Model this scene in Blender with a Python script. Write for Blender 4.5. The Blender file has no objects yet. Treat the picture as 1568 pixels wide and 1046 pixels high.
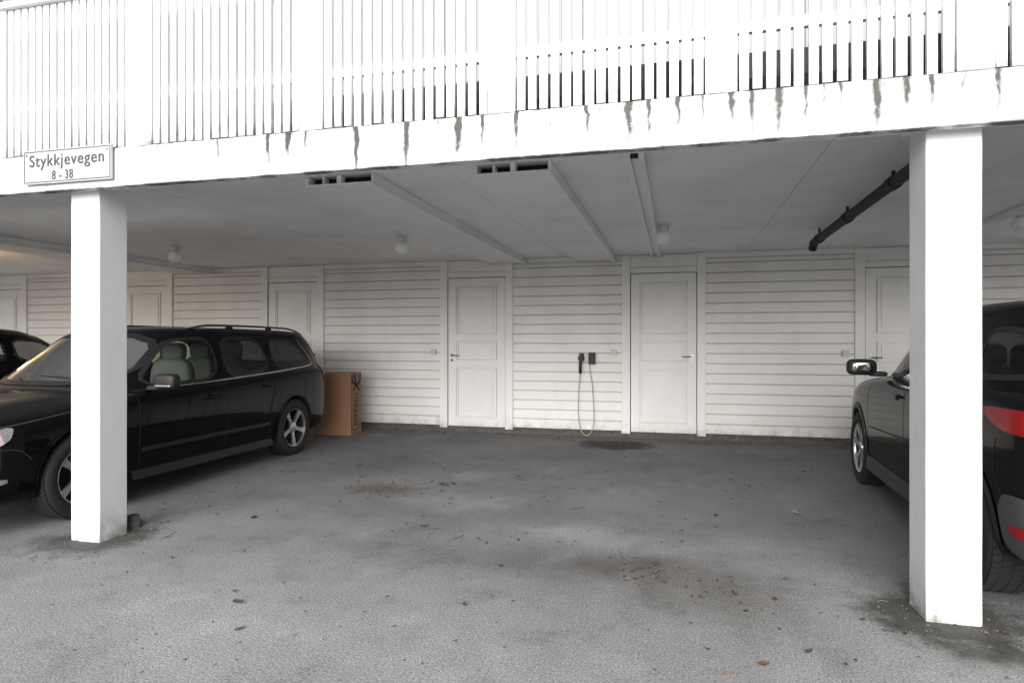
import bpy, bmesh, math, random
from mathutils import Vector, Matrix, geometry
from mathutils.bvhtree import BVHTree
random.seed(7)
scene=bpy.context.scene
R=math.radians

# ---------------------------------------------------------------- materials
class NT:
    def __init__(s,name):
        s.m=bpy.data.materials.new(name); s.m.use_nodes=True
        s.t=s.m.node_tree; s.b=s.t.nodes['Principled BSDF']; s.out=s.t.nodes['Material Output']
        s.tc=s.t.nodes.new('ShaderNodeTexCoord')
    def n(s,typ,**k):
        x=s.t.nodes.new(typ)
        for a,v in k.items(): setattr(x,a,v)
        return x
    def l(s,a,b): s.t.links.new(a,b)
    def noise(s,scale,detail=4,rough=.55,vec=None,stretch=None,dist=0):
        x=s.n('ShaderNodeTexNoise'); x.inputs['Scale'].default_value=scale
        x.inputs['Detail'].default_value=detail; x.inputs['Roughness'].default_value=rough
        x.inputs['Distortion'].default_value=dist
        v=vec or s.tc.outputs['Object']
        if stretch:
            mp=s.n('ShaderNodeMapping'); mp.inputs['Scale'].default_value=stretch; s.l(v,mp.inputs[0]); v=mp.outputs[0]
        s.l(v,x.inputs['Vector']); return x.outputs['Fac']
    def ramp(s,fac,stops):
        x=s.n('ShaderNodeValToRGB'); s.l(fac,x.inputs[0]); e=x.color_ramp.elements
        while len(e)<len(stops): e.new(.5)
        for i,(p,c) in enumerate(stops):
            e[i].position=p; e[i].color=(c,c,c,1) if not isinstance(c,tuple) else (*c,1)
        return x.outputs[0]
    def math(s,op,a,b=None,c=None,clamp=False):
        x=s.n('ShaderNodeMath',operation=op,use_clamp=clamp)
        for i,v in enumerate((a,b,c)):
            if v is None: continue
            if isinstance(v,(int,float)): x.inputs[i].default_value=v
            else: s.l(v,x.inputs[i])
        return x.outputs[0]
    def mix(s,f,a,b,mode='MIX'):
        x=s.n('ShaderNodeMix',data_type='RGBA',blend_type=mode)
        for i,v in ((0,f),(6,a),(7,b)):
            if isinstance(v,(int,float)): x.inputs[i].default_value=v
            elif isinstance(v,tuple): x.inputs[i].default_value=(*v,1)
            else: s.l(v,x.inputs[i])
        return x.outputs[2]
    def bump(s,h,strength=.3,dist=.01,prev=None):
        x=s.n('ShaderNodeBump'); x.inputs['Strength'].default_value=strength; x.inputs['Distance'].default_value=dist
        s.l(h,x.inputs['Height'])
        if prev: s.l(prev,x.inputs['Normal'])
        s.l(x.outputs[0],s.b.inputs['Normal']); return x.outputs[0]
    def col(s,c):
        if isinstance(c,tuple): s.b.inputs['Base Color'].default_value=(*c,1)
        else: s.l(c,s.b.inputs['Base Color'])
    def xyz(s):
        x=s.n('ShaderNodeSeparateXYZ'); s.l(s.tc.outputs['Object'],x.inputs[0]); return x.outputs

def pmat(name,c,rough=.5,metal=0,var=.12,scale=6,bump=0,bscale=60,coat=0,emit=0):
    k=NT(name)
    f=k.noise(scale,3)
    d=tuple(max(0,v*(1-var)) for v in c); e=tuple(min(1,v*(1+var*.5)) for v in c)
    k.col(k.mix(f,d,e))
    k.b.inputs['Roughness'].default_value=rough; k.b.inputs['Metallic'].default_value=metal
    k.b.inputs['Coat Weight'].default_value=coat; k.b.inputs['Coat Roughness'].default_value=.04
    if bump: k.bump(k.noise(bscale,3),bump,.004)
    if emit:
        k.b.inputs['Emission Color'].default_value=(*c,1); k.b.inputs['Emission Strength'].default_value=emit
    return k.m

def white_paint(name,c=(.8,.8,.79),dirt=.25,low=0.0,base=0.0,dark=(.16,.15,.13)):
    k=NT(name); X,Y,Z=k.xyz()
    f=k.ramp(k.noise(1.8,5,.6,stretch=(1,1,.5)),[(.45,0.0),(.8,1.0)])
    col=k.mix(k.math('MULTIPLY',f,dirt),c,tuple(v*.62 for v in (c[0],c[1]*.97,c[2]*.92)))
    sp=k.ramp(k.noise(38,2,.6),[(.70,0.0),(.76,1.0)])
    col=k.mix(k.math('MULTIPLY',sp,.35*min(1,dirt*3)),col,(.30,.29,.26))
    if low:
        g=k.math('SUBTRACT',1.0,k.math('DIVIDE',k.math('SUBTRACT',Z,base),low),clamp=True)
        nn=k.ramp(k.noise(9,4,.65),[(.35,0.0),(.7,1.0)])
        col=k.mix(k.math('MULTIPLY',k.math('MULTIPLY',g,g),nn),col,dark)
    k.col(col); k.b.inputs['Roughness'].default_value=.55
    k.bump(k.noise(45,3,.6,stretch=(.3,.3,1)),.12,.003)
    return k.m

M={}
M['siding']=white_paint('siding_paint',(.79,.775,.75),.34,.35)
M['trim']=white_paint('trim_paint',(.80,.79,.77),.3,.3)
M['door']=white_paint('door_paint',(.79,.78,.76),.25,.25)
M['pillar']=white_paint('pillar_paint',(.74,.74,.745),.45,.28)
M['slat']=white_paint('slat_paint',(.78,.78,.79),.2,.26,2.50,(.10,.095,.085))
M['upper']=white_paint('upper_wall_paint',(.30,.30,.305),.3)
M['ceil']=white_paint('ceiling_paint',(.82,.82,.825),.4)
M['ceil2']=white_paint('ceiling_batten_paint',(.83,.83,.83),.3)
M['dark']=pmat('dark_void',(.02,.02,.02),.9)
M['groove']=pmat('siding_groove',(.46,.45,.43),.9)
M['concrete']=pmat('foundation_concrete',(.11,.105,.095),.95,var=.6,scale=14,bump=1,bscale=30)
M['blackplastic']=pmat('black_plastic',(.012,.012,.013),.55,bump=.1,bscale=300)
M['greyplastic']=pmat('grey_plastic',(.035,.035,.037),.6,bump=.15,bscale=300)
M['bumper']=pmat('bumper_plastic',(.055,.055,.058),.6,bump=.15,bscale=300)
M['chrome']=pmat('chrome_trim',(.50,.50,.51),.2,1,var=.1)
M['mirrorglass']=pmat('mirror_glass',(.38,.40,.41),.02,1,var=.05)
M['alu']=pmat('alloy_rim',(.52,.52,.53),.3,.85,var=.2,scale=20)
M['rubber']=pmat('tyre_rubber',(.015,.015,.015),.85,var=.4)
M['steel']=pmat('handle_steel',(.26,.26,.26),.3,1)
M['pipe']=pmat('pipe_iron',(.022,.020,.018),.75,var=.4,scale=15,bump=.3)
M['bulb']=pmat('lamp_glass',(.88,.88,.86),.2,var=.04)
M['base']=pmat('lamp_porcelain',(.6,.6,.59),.4)
M['red']=pmat('tail_lamp_red',(.30,.004,.007),.22,var=.6,scale=30)
M['red'].node_tree.nodes['Principled BSDF'].inputs['Specular IOR Level'].default_value=.25
M['orange']=pmat('indicator_amber',(.8,.25,.03),.15,coat=1)
M['headlamp']=pmat('headlamp_lens',(.50,.51,.53),.08,.6,var=.7,scale=22,coat=1)
M['seat']=pmat('seat_leather',(.135,.14,.125),.6,var=.3)
M['seatd']=pmat('seat_dark_fabric',(.03,.03,.032),.9)
M['outlet']=pmat('outlet_plastic',(.60,.59,.56),.5)
M['plate']=pmat('plate_white',(.75,.75,.75),.4)
M['cable']=pmat('cable_yellow',(.38,.36,.17),.5)
M['signink']=pmat('sign_ink',(.05,.05,.055),.5)
M['signw']=pmat('sign_enamel',(.42,.43,.44),.35,var=.2,scale=3)
M['ink']=pmat('box_print',(.03,.025,.02),.8)
M['warm']=pmat('warm_lamp',(1,.75,.35),.4,emit=5)
M['cowl']=pmat('engine_cowl',(.008,.008,.008),.8)

def carpaint(name,c,sp,coat):
    k=NT(name)
    f=k.noise(700,1); g=k.noise(3,4,.6)
    k.col(k.mix(f,c,tuple(v*1.5 for v in c)))
    k.l(k.math('MULTIPLY_ADD',g,.14,.14),k.b.inputs['Roughness'])
    k.b.inputs['Specular IOR Level'].default_value=sp
    k.b.inputs['Coat Weight'].default_value=coat; k.b.inputs['Coat Roughness'].default_value=.015; k.b.inputs['Coat IOR'].default_value=1.35
    return k.m
M['black']=carpaint('black_paint',(.0030,.0030,.0034),.03,.5)
M['grey']=carpaint('dark_paint',(.0045,.0045,.005),.03,.30)
def glass(name,tint):
    k=NT(name); k.t.nodes.remove(k.b)
    tr=k.n('ShaderNodeBsdfTransparent'); tr.inputs[0].default_value=(*tint,1)
    gl=k.n('ShaderNodeBsdfGlossy'); gl.inputs['Roughness'].default_value=.015
    fr=k.n('ShaderNodeFresnel'); fr.inputs['IOR'].default_value=1.42
    fac=k.math('ADD',fr.outputs[0],k.math('MULTIPLY',k.noise(2,1),.03))
    mx=k.n('ShaderNodeMixShader'); k.l(fac,mx.inputs[0]); k.l(tr.outputs[0],mx.inputs[1]); k.l(gl.outputs[0],mx.inputs[2])
    k.l(mx.outputs[0],k.out.inputs[0]); return k.m
M['glass']=glass('car_glass',(.62,.67,.64))
M['glassd']=glass('privacy_glass',(.10,.11,.11))

# fascia with mould streaks
k=NT('fascia_paint'); X,Y,Z=k.xyz()
xw=k.math('ADD',X,k.math('MULTIPLY',k.math('SUBTRACT',k.noise(14,2),.5),.035))
tot=None
for sx,wd,am in [(-3.05,.02,.6),(-2.62,.018,.9),(-2.28,.02,1.6),(-2.15,.03,2.0),(-2.04,.018,1.0),(-1.72,.026,1.8),(-1.42,.026,1.7),(-1.12,.03,2.0),(-.985,.018,1.4),(-.80,.022,1.4),(-.62,.016,.7),(-.43,.022,1.1),(-.22,.032,1.6),(-.12,.019,1.2),(.02,.022,1.3),(.14,.014,.9),(.27,.024,1.4),(.36,.024,1.3),(.48,.032,1.3),(.60,.019,1.1),(.68,.014,.8),(.75,.022,.9),(.9,.032,1.3),(1.02,.032,1.2),(1.12,.019,1.3),(1.25,.016,.8),(1.38,.022,1.1),(1.6,.03,1.2),(-3.6,.02,.5),(-3.9,.02,.5)]:
    dd=k.math('ABSOLUTE',k.math('SUBTRACT',xw,sx))
    v=k.math('MULTIPLY',k.math('SUBTRACT',1.0,k.math('DIVIDE',dd,wd),clamp=True),am)
    tot=v if tot is None else k.math('MAXIMUM',tot,v)
dn=k.math('SUBTRACT',2.505,Z)
fall=k.math('SUBTRACT',1.0,k.math('DIVIDE',dn,k.math('MULTIPLY_ADD',k.noise(5,2,stretch=(1,1,.01)),.50,.03)),clamp=True)
st=k.math('MULTIPLY',k.math('MULTIPLY',tot,fall),k.math('MULTIPLY_ADD',k.noise(45,3,.75,stretch=(1,1,.5)),2.6,.0),clamp=True)
e=k.math('SUBTRACT',1.0,k.math('DIVIDE',dn,.024),clamp=True)
edge=k.math('MULTIPLY',e,k.ramp(k.noise(9,4,.7,stretch=(1,1,2)),[(.38,0.0),(.54,1.0)]))
sp=k.ramp(k.noise(32,3,.7,stretch=(1,1,.4)),[(.56,0.0),(.65,.9)])
spf=k.math('MULTIPLY',sp,k.math('SUBTRACT',1.0,k.math('DIVIDE',dn,.13),clamp=True))
be=k.math('SUBTRACT',1.0,k.math('DIVIDE',k.math('SUBTRACT',Z,2.262),.02),clamp=True)
bed=k.math('MULTIPLY',be,k.ramp(k.noise(5,4,.7),[(.38,0.0),(.56,.9)]))
tt=k.math('MAXIMUM',k.math('MAXIMUM',st,edge),k.math('MAXIMUM',spf,bed))
k.col(k.mix(tt,k.mix(k.noise(3,4),(.66,.66,.67),(.78,.78,.78)),(.05,.048,.04)))
k.b.inputs['Roughness'].default_value=.6; k.bump(k.noise(50,3,stretch=(.2,1,1)),.15,.003)
M['fascia']=k.m
k=NT('weathered_backing'); k.col(k.mix(k.ramp(k.noise(2.2,4,.6),[(.4,0.0),(.62,1.0)]),(.04,.039,.037),(.14,.135,.13))); k.b.inputs['Roughness'].default_value=.95
M['backing']=k.m

# asphalt
k=NT('asphalt'); X,Y,Z=k.xyz()
big=k.noise(.55,5,.62,dist=.4); med=k.noise(2.6,5,.72); fine=k.noise(95,3,.85); grit=k.noise(230,1,.6)
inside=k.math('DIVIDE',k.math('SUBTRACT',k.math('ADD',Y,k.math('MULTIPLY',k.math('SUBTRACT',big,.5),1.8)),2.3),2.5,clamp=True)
base=k.mix(inside,(.335,.335,.34),(.175,.175,.18))  # asphalt darkened under the roof: grime plus shade painted into the base colour
base=k.mix(k.ramp(big,[(.36,0.0),(.62,1.0)]),base,k.mix(1.0,base,(.80,.80,.795),'MULTIPLY'))
base=k.mix(k.ramp(med,[(.52,0.0),(.70,.5)]),base,k.mix(1.0,base,(1.4,1.4,1.4),'MULTIPLY'))
base=k.mix(k.ramp(med,[(.30,.65),(.46,0.0)]),base,k.mix(1.0,base,(.58,.575,.56),'MULTIPLY'))
base=k.mix(k.ramp(fine,[(.34,1.0),(.53,0.0)]),base,k.mix(1.0,base,(.30,.30,.30),'MULTIPLY'))
base=k.mix(k.ramp(fine,[(.56,0.0),(.72,.9)]),base,k.mix(1.0,base,(1.7,1.7,1.7),'MULTIPLY'))
base=k.mix(k.ramp(grit,[(.58,0.0),(.66,.9)]),base,k.mix(1.0,base,(2.0,2.0,2.0),'MULTIPLY'))
sn=k.math('MULTIPLY',k.math('SUBTRACT',k.noise(5,5,.7),.5),1.7)
def spot(px,py,rx,ry,amt,mult):
    global base
    a=k.math('DIVIDE',k.math('SUBTRACT',X,px),rx); b=k.math('DIVIDE',k.math('SUBTRACT',Y,py),ry)
    d=k.math('SQRT',k.math('ADD',k.math('MULTIPLY',a,a),k.math('MULTIPLY',b,b)))
    d=k.math('ADD',d,sn)
    f=k.math('MULTIPLY',k.math('SUBTRACT',1.25,d,clamp=True),amt,clamp=True)
    base=k.mix(f,base,k.mix(1.0,base,mult,'MULTIPLY'))
spot(-.72,8.12,.42,.34,3.0,(.16,.12,.10)); spot(-.72,8.12,.26,.22,3.0,(.3,.27,.25))
spot(-3.7,3.42,.34,.34,1.6,(.3,.3,.28)); spot(1.25,3.42,.38,.34,1.8,(.25,.25,.22)); spot(1.3,3.08,.25,.15,1.2,(.4,.4,.34))
spot(-2.7,8.0,.5,.5,.6,(.6,.6,.6)); spot(.8,7.6,.6,.4,.6,(.6,.6,.6)); spot(2.6,3.0,1.2,.5,.6,(.6,.6,.6))
spot(-1.0,3.7,1.5,.30,.7,(.62,.62,.62)); spot(.2,3.5,.5,.5,.7,(.58,.56,.50)); spot(-.3,3.75,.35,.2,.8,(.65,.56,.46))
spot(-1.7,4.9,.5,.3,.8,(1.5,1.5,1.5)); spot(-.6,4.3,.35,.3,.8,(1.45,1.45,1.45)); spot(-1.9,5.9,.25,.25,.7,(1.4,1.4,1.4)); spot(-.3,5.6,.3,.3,.7,(1.3,1.3,1.3))
spot(-2.5,5.2,.3,.18,.9,(.6,.48,.4)); spot(-3,6.3,.5,.7,.7,(.68,.68,.68))
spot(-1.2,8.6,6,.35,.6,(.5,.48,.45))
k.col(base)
k.l(k.math('MULTIPLY_ADD',big,.3,.65),k.b.inputs['Roughness'])
k.bump(fine,.55,.008)
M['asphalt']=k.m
k=NT('cardboard'); k.col(k.mix(k.noise(4,4),(.27,.15,.085),(.34,.195,.115))); k.b.inputs['Roughness'].default_value=.85
k.bump(k.noise(60,2,stretch=(1,1,.05)),.15,.002); M['card']=k.m
lk=[]
for i,c in enumerate([(.085,.045,.028),(.15,.09,.055),(.05,.034,.024),(.21,.15,.10),(.05,.065,.025)]):
    lk.append(pmat('leaf_%d'%i,c,.8,var=.4,scale=60))

# ---------------------------------------------------------------- mesh helpers
class MB:
    def __init__(s): s.v=[]; s.f=[]; s.mi=[]; s.mats=[]
    def mid(s,m):
        m=M[m] if isinstance(m,str) else m
        if m not in s.mats: s.mats.append(m)
        return s.mats.index(m)
    def add(s,v,f,m):
        o=len(s.v); i=s.mid(m); s.v+= [tuple(p) for p in v]
        for q in f: s.f.append([a+o for a in q]); s.mi.append(i)
    def box(s,x0,x1,y0,y1,z0,z1,m):
        v=[(x0,y0,z0),(x1,y0,z0),(x1,y1,z0),(x0,y1,z0),(x0,y0,z1),(x1,y0,z1),(x1,y1,z1),(x0,y1,z1)]
        s.add(v,[(0,3,2,1),(4,5,6,7),(0,1,5,4),(1,2,6,5),(2,3,7,6),(3,0,4,7)],m)
    def obj(s,name,parent=None,bevel=0,smooth=False,subsurf=0,segs=2):
        me=bpy.data.meshes.new(name); me.from_pydata(s.v,[],s.f); me.update()
        for m in s.mats: me.materials.append(m)
        me.polygons.foreach_set('material_index',s.mi)
        if smooth: me.polygons.foreach_set('use_smooth',[True]*len(s.f))
        ob=bpy.data.objects.new(name,me); scene.collection.objects.link(ob)
        if parent: ob.parent=parent
        if bevel:
            b=ob.modifiers.new('bevel','BEVEL'); b.width=bevel; b.segments=segs; b.limit_method='ANGLE'
        if subsurf:
            b=ob.modifiers.new('ss','SUBSURF'); b.levels=subsurf; b.render_levels=subsurf
        return ob
def empty(name,loc=(0,0,0),rz=0):
    e=bpy.data.objects.new(name,None); e.location=loc; e.rotation_euler=(0,0,rz); scene.collection.objects.link(e); return e
def lathe(prof,n=32,axis='Z',c=(0,0,0)):
    v=[];f=[]
    for i in range(n):
        a=2*math.pi*i/n
        for r,h in prof:
            if axis=='Z': p=(r*math.cos(a),r*math.sin(a),h)
            elif axis=='X': p=(h,r*math.cos(a),r*math.sin(a))
            else: p=(r*math.cos(a),h,r*math.sin(a))
            v.append((p[0]+c[0],p[1]+c[1],p[2]+c[2]))
    k=len(prof)
    for i in range(n):
        j=(i+1)%n
        for q in range(k-1): f.append((i*k+q,j*k+q,j*k+q+1,i*k+q+1))
    return v,f
def tube(pts,r,n=10):
    pts=[Vector(p) for p in pts]; v=[];f=[]
    up=Vector((0,0,1))
    for i,p in enumerate(pts):
        t=(pts[min(i+1,len(pts)-1)]-pts[max(i-1,0)]).normalized()
        a=t.cross(up if abs(t.z)<.95 else Vector((1,0,0))).normalized(); b=t.cross(a)
        for j in range(n):
            q=2*math.pi*j/n; v.append(p+a*math.cos(q)*r+b*math.sin(q)*r)
    for i in range(len(pts)-1):
        for j in range(n):
            f.append((i*n+j,i*n+(j+1)%n,(i+1)*n+(j+1)%n,(i+1)*n+j))
    f.append(list(range(n))); f.append([(len(pts)-1)*n+j for j in range(n)][::-1])
    return v,f
def spline(pts,n=8):
    out=[]; P=[Vector(p) for p in pts]; P=[P[0]]+P+[P[-1]]
    for i in range(1,len(P)-2):
        for j in range(n):
            t=j/n; a,b,c,d=P[i-1:i+3]
            out.append(.5*((2*b)+(c-a)*t+(2*a-5*b+4*c-d)*t*t+(3*b-a-3*c+d)*t**3))
    out.append(P[-2]); return out

# ---------------------------------------------------------------- ground
g=MB(); S=250
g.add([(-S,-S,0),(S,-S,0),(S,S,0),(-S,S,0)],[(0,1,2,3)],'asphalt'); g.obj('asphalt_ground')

# ---------------------------------------------------------------- building
B=empty('carport_building')
WY=8.85; XL,XR=-18.3,13.5; CZ=2.47
doors=[]
for lx in (-15.1,-12.13,-9.08,-6.31,-3.317,-.692,2.195,5.1,8.1,11.1):
    doors.append((lx,lx+.115,lx+.99,lx+1.10))
wall=MB(); wall.box(XL,XR,WY+.012,WY+.18,.0,2.6,'groove')
fnd=MB()
bay=XL
edges=[]
for d in doors:
    edges.append((bay,d[0])); bay=d[3]
edges.append((bay,XR))
pitch=.133
for (a,b) in edges:
    z=.075
    while z<2.40:
        z1=min(z+pitch,2.40); j=random.uniform(-.002,.002)
        y0=WY-.016+j; y1=WY-.010+j
        pr=[(WY+.010,z+.0085),(y0+.003,z+.008),(y0,z+.0115),(y1,z1-.007),(y1+.007,z1),(WY+.010,z1+.001)]
        v=[(a,y,zz) for y,zz in pr]+[(b,y,zz) for y,zz in pr]
        wall.add(v,[(i,i+6,i+7,i+1) for i in range(5)],'siding')
        z+=pitch
    wall.box(a,b,WY-.03,WY+.01,2.405,CZ,'trim')
wall.obj('siding_wall',B)
tr=MB(); dr=MB(); hw=MB()
for n,d in enumerate(doors):
    for (a,b) in ((d[0],d[1]),(d[2],d[3])):
        tr.box(a,b,WY-.048,WY+.02,.05,CZ-.002,'trim')
    tr.box(d[1],d[2],WY-.022,WY+.02,2.225,2.30,'trim'); tr.box(d[1],d[2],WY-.008,WY+.02,2.306,CZ-.003,'siding')
    tr.box(d[1],d[2],WY-.035,WY+.02,.03,.062,'concrete')
    tr.box(d[1],d[2],WY+.005,WY+.0115,.062,2.225,'dark')
    x0,x1=d[1]+.010,d[2]-.010; z0,z1=.075,2.215; y=WY-.020
    w=.118; zs=[z0,.20,.93,1.03,1.31,1.40,2.10,z1]
    dr.box(x0,x0+w,y,y+.022,z0,z1,'door'); dr.box(x1-w,x1,y,y+.022,z0,z1,'door')
    for q in (0,2,4,6): dr.box(x0+w,x1-w,y+.0005,y+.022,zs[q],zs[q+1],'door')
    for q in (1,3,5):
        a,b,c,e_=x0+w,x1-w,zs[q],zs[q+1]; t=.020; yp=y+.018
        dr.box(a,b,yp,y+.023,c,e_,'door')
        o=.012
        dr.box(a+o,b-o,y-.006,yp,c+o,c+o+t,'door'); dr.box(a+o,b-o,y-.006,yp,e_-o-t,e_-o,'door')
        dr.box(a+o,a+o+t,y-.0055,yp,c+o+t,e_-o-t,'door'); dr.box(b-o-t,b-o,y-.0055,yp,c+o+t,e_-o-t,'door')
        dr.box(a+.062,b-.062,y+.002,yp,c+.060,e_-.060,'door')
    right=(n%2==1)
    hx=(x1-.06) if right else (x0+.055); sg=-1 if right else 1
    for zz,rr in ((1.10,.026),(1.03,.022)):
        v,f=lathe([(0,0),(rr,0),(rr,-.008),(0,-.008)],20,'Y',(hx,y,zz)); hw.add(v,f,'steel')
    v,f=lathe([(0,-.008),(.010,-.008),(.010,-.010),(0,-.010)],12,'Y',(hx,y,1.03)); hw.add(v,f,'dark')
    v,f=tube(spline([(hx,y,1.10),(hx,y-.045,1.10),(hx+sg*.02,y-.055,1.10),(hx+sg*.12,y-.052,1.098)],5),.0085); hw.add(v,f,'steel')
for ox in (-3.42,-.80,2.09,-6.43):
    hw.box(ox-.04,ox+.04,WY-.055,WY-.012,1.11,1.19,'outlet')
tr.obj('door_casings',B,bevel=.003); dr.obj('storage_doors',B,bevel=.003); hw.obj('door_handles',B,bevel=.002)
v=[];f=[];n=int((XR-XL)/.05)
for i in range(n+1):
    x=XL+i*.05; r=random.random
    v+=[(x,WY-.06-.06*r()*r(),-.01),(x,WY-.035-.03*r(),.015+.035*r()),(x,WY-.012-.01*r(),.045+.03*r()),(x,WY+.02,.085)]
for i in range(n):
    for q in range(3): f.append((i*4+q,i*4+4+q,i*4+5+q,i*4+1+q))
fnd.add(v,f,'concrete'); fnd.obj('foundation',B)
ce=MB(); ce.box(XL,XR,3.33,WY+.18,CZ+.03,CZ+.12,'dark')
x=XL; xs=[]
while x<XR: xs.append(x); x+=1.2
for i,x in enumerate(xs):
    for (ya,yb) in ((3.405,5.6),(5.6,WY)):
        ce.box(x+.0025,min(x+1.2,XR)-.0025,ya+.0025,yb-.0025,CZ+random.uniform(0,.003),CZ+.03,'ceil')
ce.obj('ceiling',B)
bt=MB()
for (a,b) in ((-2.55,-2.02),(-1.29,-.77),(-7.9,-7.2),(-12.5,-12),(4.2,4.75),(7.5,8.0)):
    y0=4.06
    bt.box(a,b,y0,WY-.04,CZ-.070,CZ-.058,'ceil')
    bt.box(a,a+.02,y0+.01,WY-.04,CZ-.058,CZ-.001,'ceil2')
    bt.box(b-.055,b+.005,y0-.02,WY-.045,CZ-.088,CZ-.072,'ceil2')
    bt.box(b-.02,b,y0+.01,WY-.04,CZ-.058,CZ-.001,'ceil2')
    bt.box(a+.25,a+.285,y0+.0,y0+.06,CZ-.056,CZ-.001,'ceil2')
    bt.box(a+.12,a+.14,y0+.03,y0+.09,CZ-.056,CZ-.001,'ceil2')
    bt.box(a+.021,b-.021,y0+.10,y0+.11,CZ-.056,CZ-.001,'dark')
bt.box(-.30,-.262,3.98,WY-.05,CZ-.045,CZ-.001,'ceil2'); bt.box(-.212,-.175,3.98,WY-.05,CZ-.045,CZ-.001,'ceil2'); bt.box(-.262,-.212,4.03,WY-.05,CZ-.018,CZ-.001,'ceil2'); bt.box(-.262,-.212,4.0,4.029,CZ-.04,CZ-.001,'dark')
bt.box(2.9,2.98,3.9,WY-.05,CZ-.05,CZ-.001,'ceil2')
bt.obj('ceiling_battens',B,bevel=.003)
fb=MB()
fb.box(XL,XR,3.25,3.31,2.262,2.502,'fascia'); fb.obj('fascia_board',B,bevel=.006)
bm=MB(); bm.box(XL,XR,3.312,3.402,2.282,2.50,'pillar')
bm.obj('edge_beam',B,bevel=.004)
for px in (-13.55,-8.69,-3.83,1.135,6.0,10.9):
    p=MB(); w=.23
    zs=[-.01,.05]+[.05+i*.22 for i in range(1,11)]+[2.32]
    v=[];f=[]
    for z in zs:
        j=[random.uniform(-.001,.001) for _ in range(4)]
        v+=[(px+j[0],3.355+j[1],z),(px+w+j[1],3.355+j[2],z),(px+w+j[2],3.575,z),(px+j[3],3.575,z)]
    for i in range(len(zs)-1):
        for q in range(4):
            r=(q+1)%4; f.append((i*4+q,i*4+r,i*4+4+r,i*4+4+q))
    p.add(v,f,'pillar')
    p.box(px-.03,px+w+.03,3.404,3.60,2.322,CZ-.002,'pillar')
    o=p.obj('pillar',B); bv=o.modifiers.new('b','BEVEL'); bv.width=.007; bv.segments=2; bv.angle_limit=R(50); bv.limit_method='ANGLE'
up=MB()
up.box(XL,XR,3.42,5.6,2.505,2.512,'backing')
up.box(XL,XR,4.9,5.0,2.6,5.3,'upper')
x=XL
while x<XR:
    up.box(x,x+.02,4.88,4.899,2.6,5.3,'upper'); x+=.16
up.box(XL,XR,4.1,6,5.3,5.4,'slat')
up.obj('upper_wall',B)

RL=empty('balcony_railing'); rl=MB(); po=MB()
posts=[-8.75,-7.6,-6.5,-5.42,-4.40,-3.25,-2.083,-.955,.148,1.226,2.33,3.45,4.6,5.75]
for i,px in enumerate(posts):
    po.box(px,px+.148,3.256,3.29,2.504,3.50,'slat')
    if i+1<len(posts):
        a=px+.148; b=posts[i+1]; n=round((b-a)/.0605); st=(b-a)/n
        for q in range(n):
            c=a+(q+.5)*st; j=random.uniform(-.002,.002); h=random.uniform(.0208,.0228)
            zb=2.508+random.uniform(-.002,.006)
            rl.box(c-h+j,c+h+j,3.266,3.288,zb,3.47,'slat')
po.box(-8.8,6,3.292,3.325,2.80,2.855,'slat'); po.box(-8.8,6,3.292,3.325,3.30,3.40,'slat')
po.box(-8.8,6,3.23,3.36,3.472,3.51,'slat')
rl.obj('slats',RL); po.obj('posts_and_rails',RL,bevel=.002)
bk=MB(); bk.box(-8.8,6,3.345,3.36,2.504,2.72,'backing'); bk.obj('deck_upstand',RL)

for lx in (-5.97,-2.955,-.10,3.0):
    L=empty('ceiling_lamp',(lx,6.64,CZ)); q=MB()
    v,f=lathe([(0,0),(.055,0),(.055,-.03),(.048,-.045),(.04,-.07),(0,-.07)],28); q.add(v,f,'base')
    pr=[(.036,-.068)]+[(.078*math.cos(a),-.128+.078*math.sin(a)) for a in [R(52-i*10) for i in range(15)]]; pr[-1]=(0,-.206)
    v,f=lathe(pr,28); q.add(v,f,'bulb'); q.obj('globe',L,smooth=True)
L=empty('ceiling_lamp',(-9.0,6.0,CZ)); q=MB()
v,f=lathe([(0,0),(.055,0),(.05,-.06),(0,-.06)],28); q.add(v,f,'base')
v,f=lathe([(.036,-.06)]+[(.078*math.cos(a),-.128+.078*math.sin(a)) for a in [R(52-i*10) for i in range(15)]],28); q.add(v,f,'warm'); q.obj('globe',L,smooth=True)
ld=bpy.data.lights.new('bulb','POINT'); ld.energy=22; ld.color=(1,.66,.28); ld.shadow_soft_size=.08
lo=bpy.data.objects.new('bulb',ld); lo.location=(0,0,-.3); lo.parent=L; scene.collection.objects.link(lo)

PP=empty('drain_pipe'); q=MB()
v,f=tube(spline([(1.46,3.61,2.40),(1.46,5,2.385),(1.46,7.25,2.365),(1.455,7.42,2.35),(1.45,7.50,2.30)],6),.042,18); q.add(v,f,'pipe')
for y,z in ((4.9,2.387),(6.1,2.375),(7.2,2.365)):
    v,f=tube([(1.46,y-.05,z),(1.46,y+.05,z)],.050,18); q.add(v,f,'pipe')
    q.box(1.45,1.47,y-.01,y+.01,z,CZ,'pipe')
q.obj('pipe_run',PP,smooth=False)
DS=empty('ground_drain_stub',(-3.675,3.70,0)); q=MB()
v,f=lathe([(.050,0),(.050,.05),(.038,.055),(.038,.085),(.030,.085),(.030,.03),(0,.03)],24); q.add(v,f,'concrete'); q.obj('pipe_collar',DS)

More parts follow.
